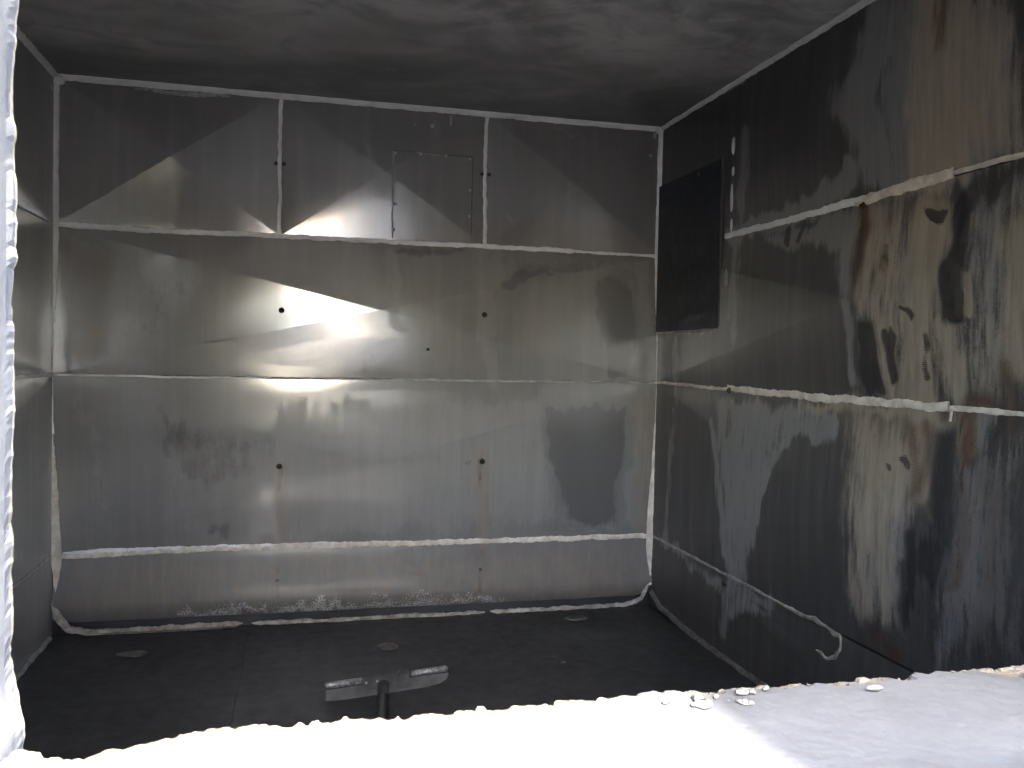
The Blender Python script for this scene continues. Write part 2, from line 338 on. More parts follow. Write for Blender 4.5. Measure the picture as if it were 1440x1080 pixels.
RIGHT_STAINS = [
    ('wash', 0.95, 0.1, 0, [(1.798, 1.769),(1.839, 1.694),(1.857, 1.608),(1.917, 1.575),(1.932, 1.518),(1.861, 1.479),(1.83, 1.408),(1.836, 1.368),(1.736, 1.292),(1.684, 1.314),(1.734, 1.49),(1.686, 1.725)]),
    ('tan', 0.62, 0.14, 0, [(1.651, 1.711),(1.631, 1.327),(1.328, 1.289),(1.343, 1.589)]),
    ('wash', 0.92, 0.14, 0, [(1.734, 1.744),(1.734, 1.268),(1.336, 1.286),(1.351, 1.592)]),
    ('wash', 0.9, 0.05, 0.02, [(1.836, 1.368),(1.899, 1.332),(2.086, 1.309),(2.35, 1.301),(2.46, 1.298)]),
    ('wash', 0.9, 0.08, 0, [(2.267, 1.273),(1.813, 1.289),(1.793, 1.211),(1.796, 1.063),(1.841, 1.048),(1.89, 1.172),(1.982, 1.209),(2.151, 1.215)]),
    ('wash', 0.85, 0.03, 0.014, [(1.834, 1.065),(1.816, 0.98),(1.809, 0.854)]),
    ('wash', 0.8, 0.05, 0, [(1.815, 1.081),(1.711, 1.05),(1.716, 1.007),(1.793, 1.013)]),
    ('wash', 0.56, 0.12, 0, [(1.806, 1.263),(1.533, 1.264),(1.483, 0.845),(1.751, 0.848)]),
    ('wash', 0.62, 0.06, 0.035, [(2.358, 1.577),(2.359, 1.452),(2.387, 1.352),(2.408, 1.26),(2.393, 0.992)]),
    ('wash', 0.68, 0.06, 0, [(2.525, 0.804),(1.871, 0.817),(1.912, 0.76),(2.054, 0.73),(2.146, 0.664),(2.218, 0.547),(2.256, 0.377),(2.29, 0.245),(2.418, 0.199),(2.435, 0.492),(2.502, 0.66)]),
    ('wash', 0.8, 0.04, 0.014, [(2.529, 0.703),(2.479, 0.596),(2.442, 0.447),(2.434, 0.316)]),
    ('wash', 0.85, 0.05, 0.022, [(1.89, 0.738),(1.927, 0.756),(2.054, 0.727),(2.149, 0.656),(2.215, 0.548),(2.25, 0.399)]),
    ('wash', 0.62, 0.06, 0, [(2.443, 0.226),(2.312, 0.26),(2.189, 0.231),(2.027, 0.239),(2.245, 0.174),(2.352, 0.138),(2.386, 0.034),(2.465, 0.031),(2.452, 0.135)]),
    ('wash', 0.6, 0.04, 0.022, [(2.908, 0.261),(2.466, 0.22),(2.133, 0.247)]),
    ('wash', 0.62, 0.16, 0, [(1.836, 0.794),(1.551, 0.798),(1.558, 0.514),(1.583, 0.356),(1.697, 0.289),(1.809, 0.27)]),
    ('wash', 0.75, 0.04, 0.01, [(1.63, 0.715),(1.613, 0.471)]),
    ('wash', 0.6, 0.03, 0.01, [(2.924, 1.003),(2.774, 1.01),(2.537, 1.018)]),
    ('wash', 0.6, 0.06, 0.035, [(1.531, 1.22),(1.511, 1.017),(1.483, 0.845)]),
    ('wash', 0.62, 0.05, 0.02, [(2.83, 0.976),(2.806, 0.779)]),
    ('wash', 0.74, 0.25, 0, [(1.503, 1.258),(1.304, 1.273),(1.284, 0.843),(1.454, 0.847)]),
    ('wash', 0.68, 0.3, 0, [(1.55, 0.783),(1.283, 0.818),(1.261, 0.353),(1.545, 0.248)]),
    ('wash', 0.66, 0.1, 0, [(1.457, 1.477),(1.344, 1.455),(1.337, 1.299),(1.43, 1.302)]),
    ('wash', 0.6, 0.05, 0.02, [(2.827, 0.728),(2.856, 0.424),(2.877, 0.267)]),
    ('wash', 0.7, 0.06, 0.03, [(1.397, 0.802),(1.406, 0.761)]),
    ('tan', 0.95, 0.08, 0.045, [(1.578, 1.682),(1.583, 1.523),(1.581, 1.324)]),
    ('tan', 0.85, 0.06, 0.021, [(1.513, 1.656),(1.518, 1.489),(1.492, 1.397),(1.506, 1.323)]),
    ('tan', 0.5, 0.2, 0.05, [(1.419, 1.619),(1.427, 1.488)]),
    ('tan', 0.75, 0.06, 0.021, [(1.759, 1.263),(1.76, 1.174),(1.769, 1.061)]),
    ('tan', 0.56, 0.12, 0.06, [(1.69, 1.245),(1.699, 1.057),(1.677, 0.867)]),
    ('tan', 1.0, 0.06, 0.051, [(1.568, 1.226),(1.582, 1.079),(1.594, 0.975),(1.579, 0.841)]),
    ('tan', 0.8, 0.05, 0.018, [(1.515, 0.988),(1.484, 0.867)]),
    ('tan', 0.8, 0.08, 0.018, [(1.33, 1.15),(1.329, 0.931)]),
    ('tan', 0.78, 0.18, 0, [(1.823, 0.803),(1.541, 0.798),(1.55, 0.694),(1.616, 0.563),(1.8, 0.527)]),
    ('tan', 0.7, 0.08, 0.021, [(1.744, 0.571),(1.748, 0.355)]),
    ('tan', 0.68, 0.08, 0.018, [(1.675, 0.583),(1.673, 0.361)]),
    ('tan', 0.7, 0.06, 0.018, [(1.593, 0.779),(1.554, 0.649)]),
    ('tan', 0.75, 0.05, 0.018, [(1.448, 0.791),(1.441, 0.743)]),
    ('tan', 0.9, 0.02, 0.005, [(1.472, 1.099),(1.473, 1.008)]),
    ('tan', 0.9, 0.02, 0.004, [(1.445, 1.09),(1.445, 1.014)]),
    ('tan', 0.85, 0.02, 0.003, [(1.464, 1.21),(1.469, 1.155)]),
    ('tan', 0.65, 0.06, 0.012, [(2.024, 0.79),(1.687, 0.811),(1.491, 0.809)]),
    ('tan', 0.4, 0.3, 0.05, [(1.394, 1.092),(1.382, 0.85)]),
    ('rust', 1.0, 0.03, 0.016, [(1.794, 1.289),(1.797, 1.241)]),
    ('rust', 0.72, 0.06, 0.03, [(1.798, 1.261),(1.802, 1.08)]),
    ('rust', 0.8, 0.05, 0.025, [(1.448, 0.805),(1.433, 0.73)]),
    ('rust', 0.6, 0.12, 0.04, [(1.442, 0.68),(1.437, 0.569),(1.451, 0.481)]),
    ('rust', 0.62, 0.08, 0.03, [(1.351, 0.918),(1.33, 0.821)]),
    ('rust', 0.62, 0.08, 0.02, [(1.454, 0.844),(1.322, 0.821)]),
    ('rust', 0.65, 0.05, 0.02, [(2.418, 0.816),(2.415, 0.69)]),
    ('rust', 0.66, 0.05, 0.014, [(1.608, 0.778),(1.589, 0.704),(1.591, 0.643)]),
    ('rust', 0.7, 0.05, 0.014, [(1.571, 0.781),(1.555, 0.708),(1.565, 0.647)]),
    ('rust', 0.62, 0.05, 0.012, [(1.717, 1.169),(1.715, 1.121)]),
    ('rust', 0.66, 0.08, 0.04, [(1.722, 0.297),(1.636, 0.277)]),
    ('rust', 0.6, 0.04, 0.012, [(2.789, 0.976),(2.793, 0.946)]),
    ('rust', 0.55, 0.25, 0.1, [(1.39, 0.661),(1.387, 0.416)]),
    ('rust', 0.6, 0.08, 0.02, [(1.709, 0.77),(1.695, 0.643)]),
    ('rust', 0.62, 0.07, 0.03, [(1.552, 1.658),(1.556, 1.573)]),
    ('dark', 0.95, 0.03, 0, [(1.788, 1.009),(1.731, 1.014),(1.72, 0.978),(1.713, 0.858),(1.78, 0.855)]),
    ('dark', 0.9, 0.03, 0.014, [(1.676, 0.977),(1.666, 0.868)]),
    ('dark', 0.95, 0.03, 0, [(1.582, 0.987),(1.556, 0.98),(1.542, 0.945),(1.556, 0.908),(1.54, 0.865),(1.572, 0.874),(1.566, 0.93)]),
    ('dark', 0.75, 0.015, 0.004, [(1.646, 1.032),(1.605, 1.025)]),
    ('dark', 0.95, 0.012, 0.006, [(1.702, 1.168),(1.706, 1.14)]),
    ('dark', 0.95, 0.02, 0, [(1.612, 1.245),(1.532, 1.249),(1.547, 1.215),(1.563, 1.213),(1.577, 1.242)]),
    ('dark', 0.85, 0.05, 0.03, [(1.499, 1.102),(1.489, 1.009)]),
    ('dark', 0.7, 0.07, 0.03, [(1.488, 1.228),(1.49, 1.115)]),
    ('dark', 0.98, 0.014, 0.009, [(1.616, 0.709),(1.614, 0.707)]),
    ('dark', 0.98, 0.014, 0.009, [(1.669, 0.691),(1.668, 0.688)]),
    ('dark', 0.62, 0.1, 0.05, [(1.499, 0.773),(1.499, 0.585),(1.536, 0.489)]),
    ('dark', 0.6, 0.1, 0.03, [(1.585, 0.538),(1.583, 0.402)]),
    ('dark', 0.9, 0.02, 0.007, [(2.057, 1.279),(2.068, 1.232)]),
    ('dark', 0.9, 0.015, 0.004, [(2.025, 1.285),(2.026, 1.251)]),
    ('dark', 0.85, 0.02, 0.012, [(2.129, 1.274),(2.131, 1.246)]),
]


def seg_dist(P, pts, closed):
    d = np.full(len(P), 1e9)
    n = len(pts)
    for i in range(n if closed else n - 1):
        a = np.array(pts[i]); b = np.array(pts[(i + 1) % n])
        ab = b - a
        t = np.clip(((P - a) @ ab) / max(ab @ ab, 1e-9), 0, 1)
        d = np.minimum(d, np.linalg.norm(P - a - t[:, None] * ab, axis=1))
    return d


def inside(P, pts):
    r = np.zeros(len(P), bool)
    n = len(pts)
    for i in range(n):
        x1, y1 = pts[i]; x2, y2 = pts[(i + 1) % n]
        if y1 == y2:
            continue
        c = ((y1 > P[:, 1]) != (y2 > P[:, 1])) & (P[:, 0] < (x2 - x1) * (P[:, 1] - y1) / (y2 - y1) + x1)
        r ^= c
    return r


CH = ('wash', 'tan', 'rust', 'dark', 'speck')


def stain_fields(P, stains):
    f = {c: np.zeros(len(P)) for c in CH}
    if not stains:
        return f
    W = np.array([[noise.noise(Vector((p[0] * 9, p[1] * 6, 1))), noise.noise(Vector((p[0] * 9, p[1] * 6, 5))),
                   noise.noise(Vector((p[0] * 34, p[1] * 16, 9)))] for p in P])
    P = P + np.stack([W[:, 0] * 0.022 + W[:, 2] * 0.016, W[:, 1] * 0.03 + W[:, 2] * 0.028], 1)
    for ch, val, soft, width, pts in stains:
        if width:
            s = seg_dist(P, pts, False) - width / 2 - soft * 0.4
        else:
            s = seg_dist(P, pts, True)
            s[inside(P, pts)] *= -1
        v = val * np.clip(0.5 - s / soft, 0, 1)
        f[ch] = np.maximum(f[ch], v)
    return f


# ---------------------------------------------------------------- object helpers
def mesh_obj(name, verts, faces, mat, parent=None, smooth=True, attrs=None):
    """verts in world metres; the object's origin goes to the middle of its base"""
    V = np.asarray(verts, float).reshape(-1, 3)
    o0 = np.array([(V[:, 0].min() + V[:, 0].max()) / 2, (V[:, 1].min() + V[:, 1].max()) / 2, V[:, 2].min()])
    me = bpy.data.meshes.new(name)
    me.from_pydata((V - o0).tolist(), [], [tuple(int(i) for i in f) for f in faces])
    me.validate()
    if smooth:
        me.polygons.foreach_set('use_smooth', np.ones(len(me.polygons), bool))
    if attrs:
        for k, v in attrs.items():
            at = me.attributes.new(k, 'FLOAT', 'POINT')
            at.data.foreach_set('value', np.asarray(v, np.float32))
    me.materials.append(MAT[mat] if isinstance(mat, str) else mat)
    me.update()
    o = bpy.data.objects.new(name, me)
    C.objects.link(o)
    o.location = o0
    if parent is not None:
        o.parent = parent
        pw = Vector((0, 0, 0))
        q = parent
        while q is not None:
            pw += q.location
            q = q.parent
        o.location = Vector(o0) - pw
    return o


def thing(o, label, cat, group=None):
    o['kind'] = 'thing'
    o['label'] = label
    o['category'] = cat
    if group:
        o['group'] = group
    return o


def empty(name, loc):
    o = bpy.data.objects.new(name, None)
    o.empty_display_size = 0.1
    C.objects.link(o)
    o.location = loc
    return o


def box_data(x0, x1, y0, y1, z0, z1):
    v = [(x, y, z) for z in (z0, z1) for y in (y0, y1) for x in (x0, x1)]
    f = [(0, 2, 3, 1), (4, 5, 7, 6), (0, 1, 5, 4), (2, 6, 7, 3), (0, 4, 6, 2), (1, 3, 7, 5)]
    return v, f


def bevel_box(name, x0, x1, y0, y1, z0, z1, mat, parent=None, bev=0.002, mtx=None):
    bm = bmesh.new()
    v, f = box_data(x0, x1, y0, y1, z0, z1)
    vs = [bm.verts.new(p) for p in v]
    for q in f:
        bm.faces.new([vs[i] for i in q])
    bmesh.ops.recalc_face_normals(bm, faces=bm.faces)
    bmesh.ops.bevel(bm, geom=list(bm.edges), offset=bev, segments=2, affect='EDGES')
    if mtx is not None:
        bm.transform(mtx)
    bm.verts.ensure_lookup_table()
    V = [tuple(q.co) for q in bm.verts]
    bm.verts.index_update()
    F = [[q.index for q in fa.verts] for fa in bm.faces]
    bm.free()
    return mesh_obj(name, V, F, mat, parent, smooth=False)


# a wall frame: (u, v, h) -> world, h measured into the room
def back_frame(u, v, h): return (u, YB - h, v)
def right_frame(u, v, h): return (XR - h, u, v)
def left_frame(u, v, h): return (XL + h, u, v)


def fbm(p, s, oct_=3):
    return noise.fractal(Vector(p) * s, 0.6, 2.0, oct_)


def panel(parent, frame, flip, u0, u1, v0, v1, h, mat, stains, n=70, gap=0.003, dent=0.0016, seed=0.0, name='panel', lift=(0, 0, 0, 0)):
    """cross-broken sheet: four facets rising to the middle, creases exact"""
    u0 += gap; u1 -= gap; v0 += gap; v1 -= gap
    ap = ((u0 + u1) / 2, (v0 + v1) / 2, h)
    cs = [(u0, v0, lift[0]), (u1, v0, lift[1]), (u1, v1, lift[2]), (u0, v1, lift[3])]
    UV, H, F = [], [], []
    for k in range(4):
        a, b = np.array(cs[k]), np.array(cs[(k + 1) % 4])
        c = np.array(ap)
        base = len(UV)
        idx = {}
        for i in range(n + 1):
            for j in range(n + 1 - i):
                l1, l2 = i / n, j / n
                l0 = 1 - l1 - l2
                q = a * l0 + b * l1 + c * l2
                msk = min(1.0, 27 * l0 * l1 * l2 * 1.5)
                d = dent * msk * noise.noise(Vector((q[0] * 3.1 + seed, q[1] * 4.3, seed * 1.7))) * 2
                idx[i, j] = len(UV)
                UV.append((q[0], q[1]))
                H.append(q[2] + d)
        for i in range(n):
            for j in range(n - i):
                t = (idx[i, j], idx[i + 1, j], idx[i, j + 1])
                F.append(t[::-1] if flip else t)
                if j < n - i - 1:
                    t = (idx[i + 1, j], idx[i + 1, j + 1], idx[i, j + 1])
                    F.append(t[::-1] if flip else t)
    V = [frame(uv[0], uv[1], hh) for uv, hh in zip(UV, H)]
    # folded-back rim so the sheet has thickness
    rim = len(V)
    for (a, b, c) in cs:
        V.append(frame(a, b, c)); V.append(frame(a, b, -0.012))
        UV.append((a, b)); UV.append((a, b))
    for k in range(4):
        a, b = rim + 2 * k, rim + 2 * ((k + 1) % 4)
        t = (a, a + 1, b + 1, b)
        F.append(t[::-1] if flip else t)
    return mesh_obj(name, V, F, mat, parent, True, stain_fields(np.array(UV), stains))


def panel_height(u, v, u0, u1, v0, v1, h):
    a = abs(u - (u0 + u1) / 2) / ((u1 - u0) / 2)
    b = abs(v - (v0 + v1) / 2) / ((v1 - v0) / 2)
    return h * (1 - max(a, b))


class Wander:
    """smooth 1-D noise"""
    def __init__(self, seed):
        self.s = seed * 13.37

    def __call__(self, t, f):
        return noise.noise(Vector((t * f + self.s, self.s * 0.7, 1.3)))


BEADS = [0]


def bead(parent, pts, nrm, width, h, mat='sealant', name='sealant_bead', rag=0.5, step=0.006, fade=0.0, lift=0.0, wig=0.0015):
    """a hand-run strip of sealant along a polyline; nrm points into the room"""
    BEADS[0] += 1
    sd_ = BEADS[0] * 1.91
    wl, wr, wh, ww = Wander(sd_), Wander(sd_ + 3.3), Wander(sd_ + 7.7), Wander(sd_ + 11.1)
    P = [Vector(p) for p in pts]
    N = Vector(nrm).normalized()
    L = [0.0]
    for a, b in zip(P, P[1:]):
        L.append(L[-1] + (b - a).length)
    n = max(4, int(L[-1] / step))
    V, F = [], []
    K = 7
    for i in range(n + 1):
        s = L[-1] * i / n
        k = 0
        while k < len(P) - 2 and s > L[k + 1]:
            k += 1
        t = (s - L[k]) / max(1e-6, L[k + 1] - L[k])
        c = P[k].lerp(P[k + 1], t)
        d = (P[min(k + 1, len(P) - 1)] - P[k]).normalized()
        if 0 < k and t < 0.3:
            d = d.lerp((P[k] - P[k - 1]).normalized(), 0.5 * (1 - t / 0.3)).normalized()
        side = N.cross(d).normalized()
        tap = 1.0
        if fade:
            tap = min(1.0, (0.25 + s / fade), (0.25 + (L[-1] - s) / fade))
        a = width / 2 * tap * (1 + rag * (0.8 * wl(s, 22) + 0.55 * wl(s, 75) + 0.3 * wl(s, 210)))
        b = width / 2 * tap * (1 + rag * (0.8 * wr(s, 19) + 0.55 * wr(s, 68) + 0.3 * wr(s, 190)))
        hh = h * tap * (1 + 0.5 * wh(s, 30) + 0.3 * wh(s, 110))
        off = wig * (ww(s, 7) * 1.5 + ww(s, 30))
        for j in range(K):
            x = -1 + 2 * j / (K - 1)
            y = x * (a if x < 0 else b) + off
            z = 0.6 * hh * (1 - abs(x) ** 3) + (0 if abs(x) < 1 else -0.0025) + h * 0.22 * noise.noise(Vector((s * 160 + sd_, x * 2.1, sd_)))
            V.append(c + side * y + N * (z + lift))
    for i in range(n):
        for j in range(K - 1):
            a = i * K + j
            F.append((a, a + 1, a + K + 1, a + K))
    F.append(tuple(range(K)))
    F.append(tuple(range(n * K, n * K + K))[::-1])
    return mesh_obj(name, V, F, mat, parent)


def blob(name, c, size, nrm, mat, parent=None, seed=0, rough=0.25, res=3):
    """a lumpy dab or chip; size = (along, across, thickness)"""
    bm = bmesh.new()
    bmesh.ops.create_icosphere(bm, subdivisions=res, radius=1.0)
    N = Vector(nrm).normalized()
    q = N.to_track_quat('Z', 'Y')
    V = []
    for v in bm.verts:
        p = v.co.copy()
        p *= 1 + rough * noise.noise(p * 1.6 + Vector((seed * 3.1, seed, 0))) + rough * 0.6 * noise.noise(p * 4.1 + Vector((seed, 0, seed)))
        V.append(Vector(c) + q @ Vector((p.x * size[0], p.y * size[1], p.z * size[2])))
    bm.verts.index_update()
    F = [[v.index for v in f.verts] for f in bm.faces]
    bm.free()
    return mesh_obj(name, V, F, mat, parent)


def bolt(parent, frame, u, v, h0, r=0.009, mat='bolt', name='bolt'):
    V, F = [], []
    prof = [(1.9, 0.0), (1.85, 0.002), (1.1, 0.003), (1.0, 0.0075), (0.85, 0.009), (0.45, 0.0092), (0.42, 0.004), (0.0, 0.0035)]
    n = 12
    for (rr, hh) in prof:
        for k in range(n):
            a = 2 * math.pi * k / n
            V.append(frame(u + r * rr * math.cos(a), v + r * rr * math.sin(a), h0 + hh))
    for i in range(len(prof) - 1):
        for k in range(n):
            F.append((i * n + k, i * n + (k + 1) % n, (i + 1) * n + (k + 1) % n, (i + 1) * n + k))
    return mesh_obj(name, V, F, mat, parent)


def tube(name, pts, r, mat, parent=None, n=14, cap=True):
    P = [Vector(p) for p in pts]
    V, F = [], []
    for i, p in enumerate(P):
        d = (P[min(i + 1, len(P) - 1)] - P[max(i - 1, 0)]).normalized()
        s = d.cross(Vector((0, 0, 1)))
        if s.length < 1e-3:
            s = Vector((1, 0, 0))
        s.normalize()
        t = s.cross(d)
        rr = r[i] if hasattr(r, '__len__') else r
        for k in range(n):
            a = 2 * math.pi * k / n
            V.append(p + (s * math.cos(a) + t * math.sin(a)) * rr)
    for i in range(len(P) - 1):
        for k in range(n):
            F.append((i * n + k, i * n + (k + 1) % n, (i + 1) * n + (k + 1) % n, (i + 1) * n + k))
    if cap:
        F.append(tuple(range(n))[::-1])
        F.append(tuple(range((len(P) - 1) * n, len(P) * n)))
    return mesh_obj(name, V, F, mat, parent)


# ================================================================ floor, ceiling, ground
T = 0.05
v, f = box_data(XL - T, XR + T, YF - 0.02, YB + T, -0.08, -0.012)
floor = mesh_obj('floor', v, f, 'floor', None, False)
floor['kind'] = 'structure'
xs = [XL - 0.03, -0.148, 0.655, XR + 0.03]
for i in range(3):
    bevel_box('floor_plate', xs[i] + 0.0007, xs[i + 1] - 0.0007, YF, YB + 0.02, -0.010, 0.0 + (0.001 if i == 1 else 0), 'floor', floor, 0.0006)
v, f = box_data(XL - T, XR + T, YF - 0.30, YB + T, ZC, ZC + 0.12)
ceil = mesh_obj('ceiling', v, f, 'ceiling', None, False)
ceil['kind'] = 'structure'
v = [(-60, -120, -0.1), (60, -120, -0.1), (60, 0.2, -0.1), (-60, 0.2, -0.1)]
gr = mesh_obj('ground', v, [(0, 1, 2, 3)], 'ground', None, False)
gr['kind'] = 'structure'

# ================================================================ back wall
v, f = box_data(XL - T, XR + T, YB + 0.012, YB + T, 0, ZC)
back = mesh_obj('steel_wall', v, f, 'floor', None, False)
thing(back, 'grey cross-creased steel wall facing the viewer, with a bright patch of reflected daylight', 'wall')
HB, HT = 0.025, 0.019
SX = [XL, -0.066, 0.623, XR]
for i in range(3):
    panel(back, back_frame, False, SX[i], SX[i + 1], ZA, ZC, HT, 'back', BACK_STAINS_AND_GLOW, 48, seed=i + 1.0)
panel(back, back_frame, False, XL, XR, ZB, ZA, HB, 'back', BACK_STAINS_AND_GLOW, 96, seed=5.0, lift=(0.0175, 0.0175, 0, 0))
panel(back, back_frame, False, XL, XR, ZD, ZB, 0.020, 'back', BACK_STAINS_AND_GLOW, 96, seed=6.2, lift=(0, 0, 0.0165, 0.0165))
# lowest strip: flat sheet that rolls under at the floor
prof = [(ZD - 0.003, 0.0), (0.23, 0.001), (0.19, 0.005), (0.15, 0.010), (0.12, 0.013)]
rad = 0.085
prof += [(0.012 + rad - rad * math.sin(a), 0.015 - rad * (1 - math.cos(a))) for a in np.linspace(0, math.pi / 2 * 0.86, 14)]
V, F, UV = [], [], []
nx = 150
for i in range(nx + 1):
    x = XL + 0.003 + (XR - XL - 0.006) * i / nx
    e = min(x - XL, XR - x)
    for (z, h) in prof:
        # the roll is hammered flat towards the corners
        k = max(0.0, 1 - e / 0.06) ** 2
        V.append((x, YB - h - 0.0015 * noise.noise(Vector((x * 4, z * 5, 3))), z + k * 0.05 * max(0.0, 1 - z / 0.1)))
        UV.append((x, z))
m_ = len(prof)
for i in range(nx):
    for j in range(m_ - 1):
        a = i * m_ + j
        F.append((a, a + 1, a + m_ + 1, a + m_))
mesh_obj('panel', V, F, 'back', back, True, stain_fields(np.array(UV), BACK_STAINS_AND_GLOW))['label'] = 'plain lowest panel rolled under at the floor'

# thin riveted repair sheet following the creases of the middle top panel
pu0, pu1, pv0, pv1 = 0.303, 0.575, ZA + 0.012, 1.597
V, F, UV = [], [], []
cx, cz = (SX[1] + SX[2]) / 2, (ZA + ZC) / 2


def clip(poly, axis, val, keep_less):
    out = []
    for a, b in zip(poly, poly[1:] + poly[:1]):
        ia = (a[axis] <= val) == keep_less
        ib = (b[axis] <= val) == keep_less
        if ia:
            out.append(a)
        if ia != ib:
            t = (val - a[axis]) / (b[axis] - a[axis])
            out.append(tuple(a[k] + t * (b[k] - a[k]) for k in range(2)))
    return out


cor = [(SX[1], ZA), (SX[2], ZA), (SX[2], ZC), (SX[1], ZC)]
for k in range(4):
    po = [cor[k], cor[(k + 1) % 4], (cx, cz)]
    for ax, val, kl in ((0, pu0, False), (0, pu1, True), (1, pv0, False), (1, pv1, True)):
        po = clip(po, ax, val, kl) if po else po
    if len(po) > 2:
        b0 = len(V)
        for (a, b) in po:
            V.append(back_frame(a, b, panel_height(a, b, SX[1], SX[2], ZA, ZC, HT) + 0.0035)); UV.append((a, b))
        F.append(tuple(range(b0, b0 + len(po))))
cc = [(pu0, pv0), (pu1, pv0), (pu1, pv1), (pu0, pv1)]
for k in range(4):
    b0 = len(V)
    A, B_ = cc[k], cc[(k + 1) % 4]
    m = 8
    for j in range(m + 1):
        a = A[0] + (B_[0] - A[0]) * j / m; b = A[1] + (B_[1] - A[1]) * j / m
        hh = panel_height(a, b, SX[1], SX[2], ZA, ZC, HT)
        V.append(back_frame(a, b, hh + 0.0035)); V.append(back_frame(a, b, hh - 0.004)); UV += [(a, b)] * 2
    for j in range(m):
        q = b0 + 2 * j
        F.append((q, q + 1, q + 3, q + 2))
rp = mesh_obj('repair_sheet', V, F, 'patch', back, False, stain_fields(np.array(UV), BACK_STAINS_AND_GLOW))
rp['label'] = 'thin riveted rectangular repair sheet'
for (a, b) in ((0.309, 1.590), (0.395, 1.594), (0.482, 1.594), (0.568, 1.590), (0.568, 1.485), (0.568, 1.395), (0.310, 1.42), (0.310, 1.335)):
    hh = panel_height(a, b, SX[1], SX[2], ZA, ZC, HT) + 0.003
    blob('rivet', back_frame(a, b, hh), (0.006, 0.006, 0.004), (0, -1, 0), 'rivet', rp, a * 31 + b, 0.15, 2)
yy = lambda a, b: YB - panel_height(a, b, SX[1], SX[2], ZA, ZC, HT) - 0.003
bead(rp, [(pu0, yy(pu0, z), z) for z in np.linspace(pv0, pv1, 12)], (0, -1, 0), 0.007, 0.002, 'smear', 'sealant_smear', 0.9)
bead(rp, [(x, yy(x, pv1), pv1) for x in np.linspace(pu0 + 0.07, pu1 - 0.09, 8)], (0, -1, 0), 0.005, 0.0015, 'smear', 'sealant_smear', 0.9)

bead(rp, [(x, yy(x, pv1), pv1 + 0.002) for x in np.linspace(pu0, pu1, 12)], (0, -1, 0), 0.005, 0.0012, 'bracket', 'sealant_smear', 0.5)
bead(rp, [(pu1, yy(pu1, z), z) for z in np.linspace(pv0, pv1, 12)], (0, -1, 0), 0.0045, 0.0012, 'bracket', 'sealant_smear', 0.8)

for (a, b, h0) in ((-0.057, 1.048, 0.018), (0.626, 1.055, 0.0165), (-0.058, 0.532, 0.0165), (0.629, 0.543, 0.0155), (-0.060, 0.150, 0.003), (0.631, 0.160, 0.003), (0.43, 0.93, 0.021)):
    bolt(back, back_frame, a, b, h0, 0.0052 if a != 0.43 else 0.003)
for (a, b) in ((-0.068, 1.531), (0.624, 1.544)):
    for s in (-0.013, 0.013):
        bolt(back, back_frame, a + s, b, 0.0005, 0.0036)

NB = (0, -1, 0)
# seams of the back wall
bead(back, [(XL, YB - 0.006, ZC - 0.008), (-0.07, YB - 0.006, ZC - 0.007), (XR, YB - 0.006, ZC - 0.008)], (0, -1, -1), 0.0307, 0.0059)
bead(back, [(XL + 0.01, YB, ZC - 0.030), (-0.35, YB - 0.001, ZC - 0.026), (-0.09, YB, ZC - 0.021)], NB, 0.0282, 0.0013, 'smear', 'sealant_smear', 0.8, fade=0.2)
bead(back, [(0.19, YB, ZC - 0.024), (0.30, YB, ZC - 0.034), (0.42, YB, ZC - 0.035), (0.60, YB, ZC - 0.026)], NB, 0.0333, 0.0013, 'smear', 'sealant_smear', 1.0, fade=0.1)
bead(back, [(0.63, YB, ZC - 0.028), (0.78, YB, ZC - 0.030), (0.95, YB, ZC - 0.026), (1.25, YB, ZC - 0.026)], NB, 0.0256, 0.0013, 'smear', 'sealant_smear', 1.0, fade=0.1)
bead(back, [(XL + 0.006, YB, ZA + 0.002), (-0.4, YB, ZA - 0.002), (-0.07, YB, ZA + 0.001)], NB, 0.0218, 0.0034)
bead(back, [(-0.07, YB, ZA + 0.001), (0.3, YB, ZA + 0.001), (0.62, YB, ZA), (0.95, YB, ZA + 0.001)], NB, 0.0205, 0.0034, rag=0.48)
bead(back, [(0.93, YB, ZA), (1.1, YB, ZA - 0.003), (XR - 0.006, YB, ZA - 0.002)], NB, 0.0128, 0.0030, rag=0.72)
bead(back, [(-0.066, YB, ZC - 0.015), (-0.069, YB, 1.53), (-0.066, YB, ZA + 0.004)], NB, 0.0160, 0.0034, rag=0.36, wig=0.003)
bead(back, [(0.621, YB, ZC - 0.015), (0.624, YB, 1.53), (0.624, YB, ZA + 0.004)], NB, 0.0160, 0.0034, rag=0.36, wig=0.003)
bead(back, [(XL + 0.006, YB - 0.0165, ZB), (-0.45, YB - 0.0165, ZB - 0.001), (-0.1, YB - 0.0165, ZB - 0.002)], NB, 0.0072, 0.0026, rag=0.40)
bead(back, [(-0.1, YB - 0.0165, ZB - 0.002), (0.25, YB - 0.0165, ZB), (XR - 0.01, YB - 0.0165, ZB)], NB, 0.0090, 0.0026, 'smear', rag=0.72)
bead(back, [(XL + 0.02, YB, ZD - 0.008), (-0.4, YB, ZD + 0.003), (0.2, YB, ZD + 0.004), (0.7, YB, ZD), (XR - 0.02, YB, ZD + 0.002)], NB, 0.0243, 0.0034, 'cream_sealant', rag=0.60)
bead(back, [(XL + 0.03, YB - 0.001, ZD + 0.004), (-0.2, YB, ZD + 0.008), (0.2, YB, ZD + 0.006)], NB, 0.0205, 0.0021, 'sealant', rag=0.64, fade=0.1)
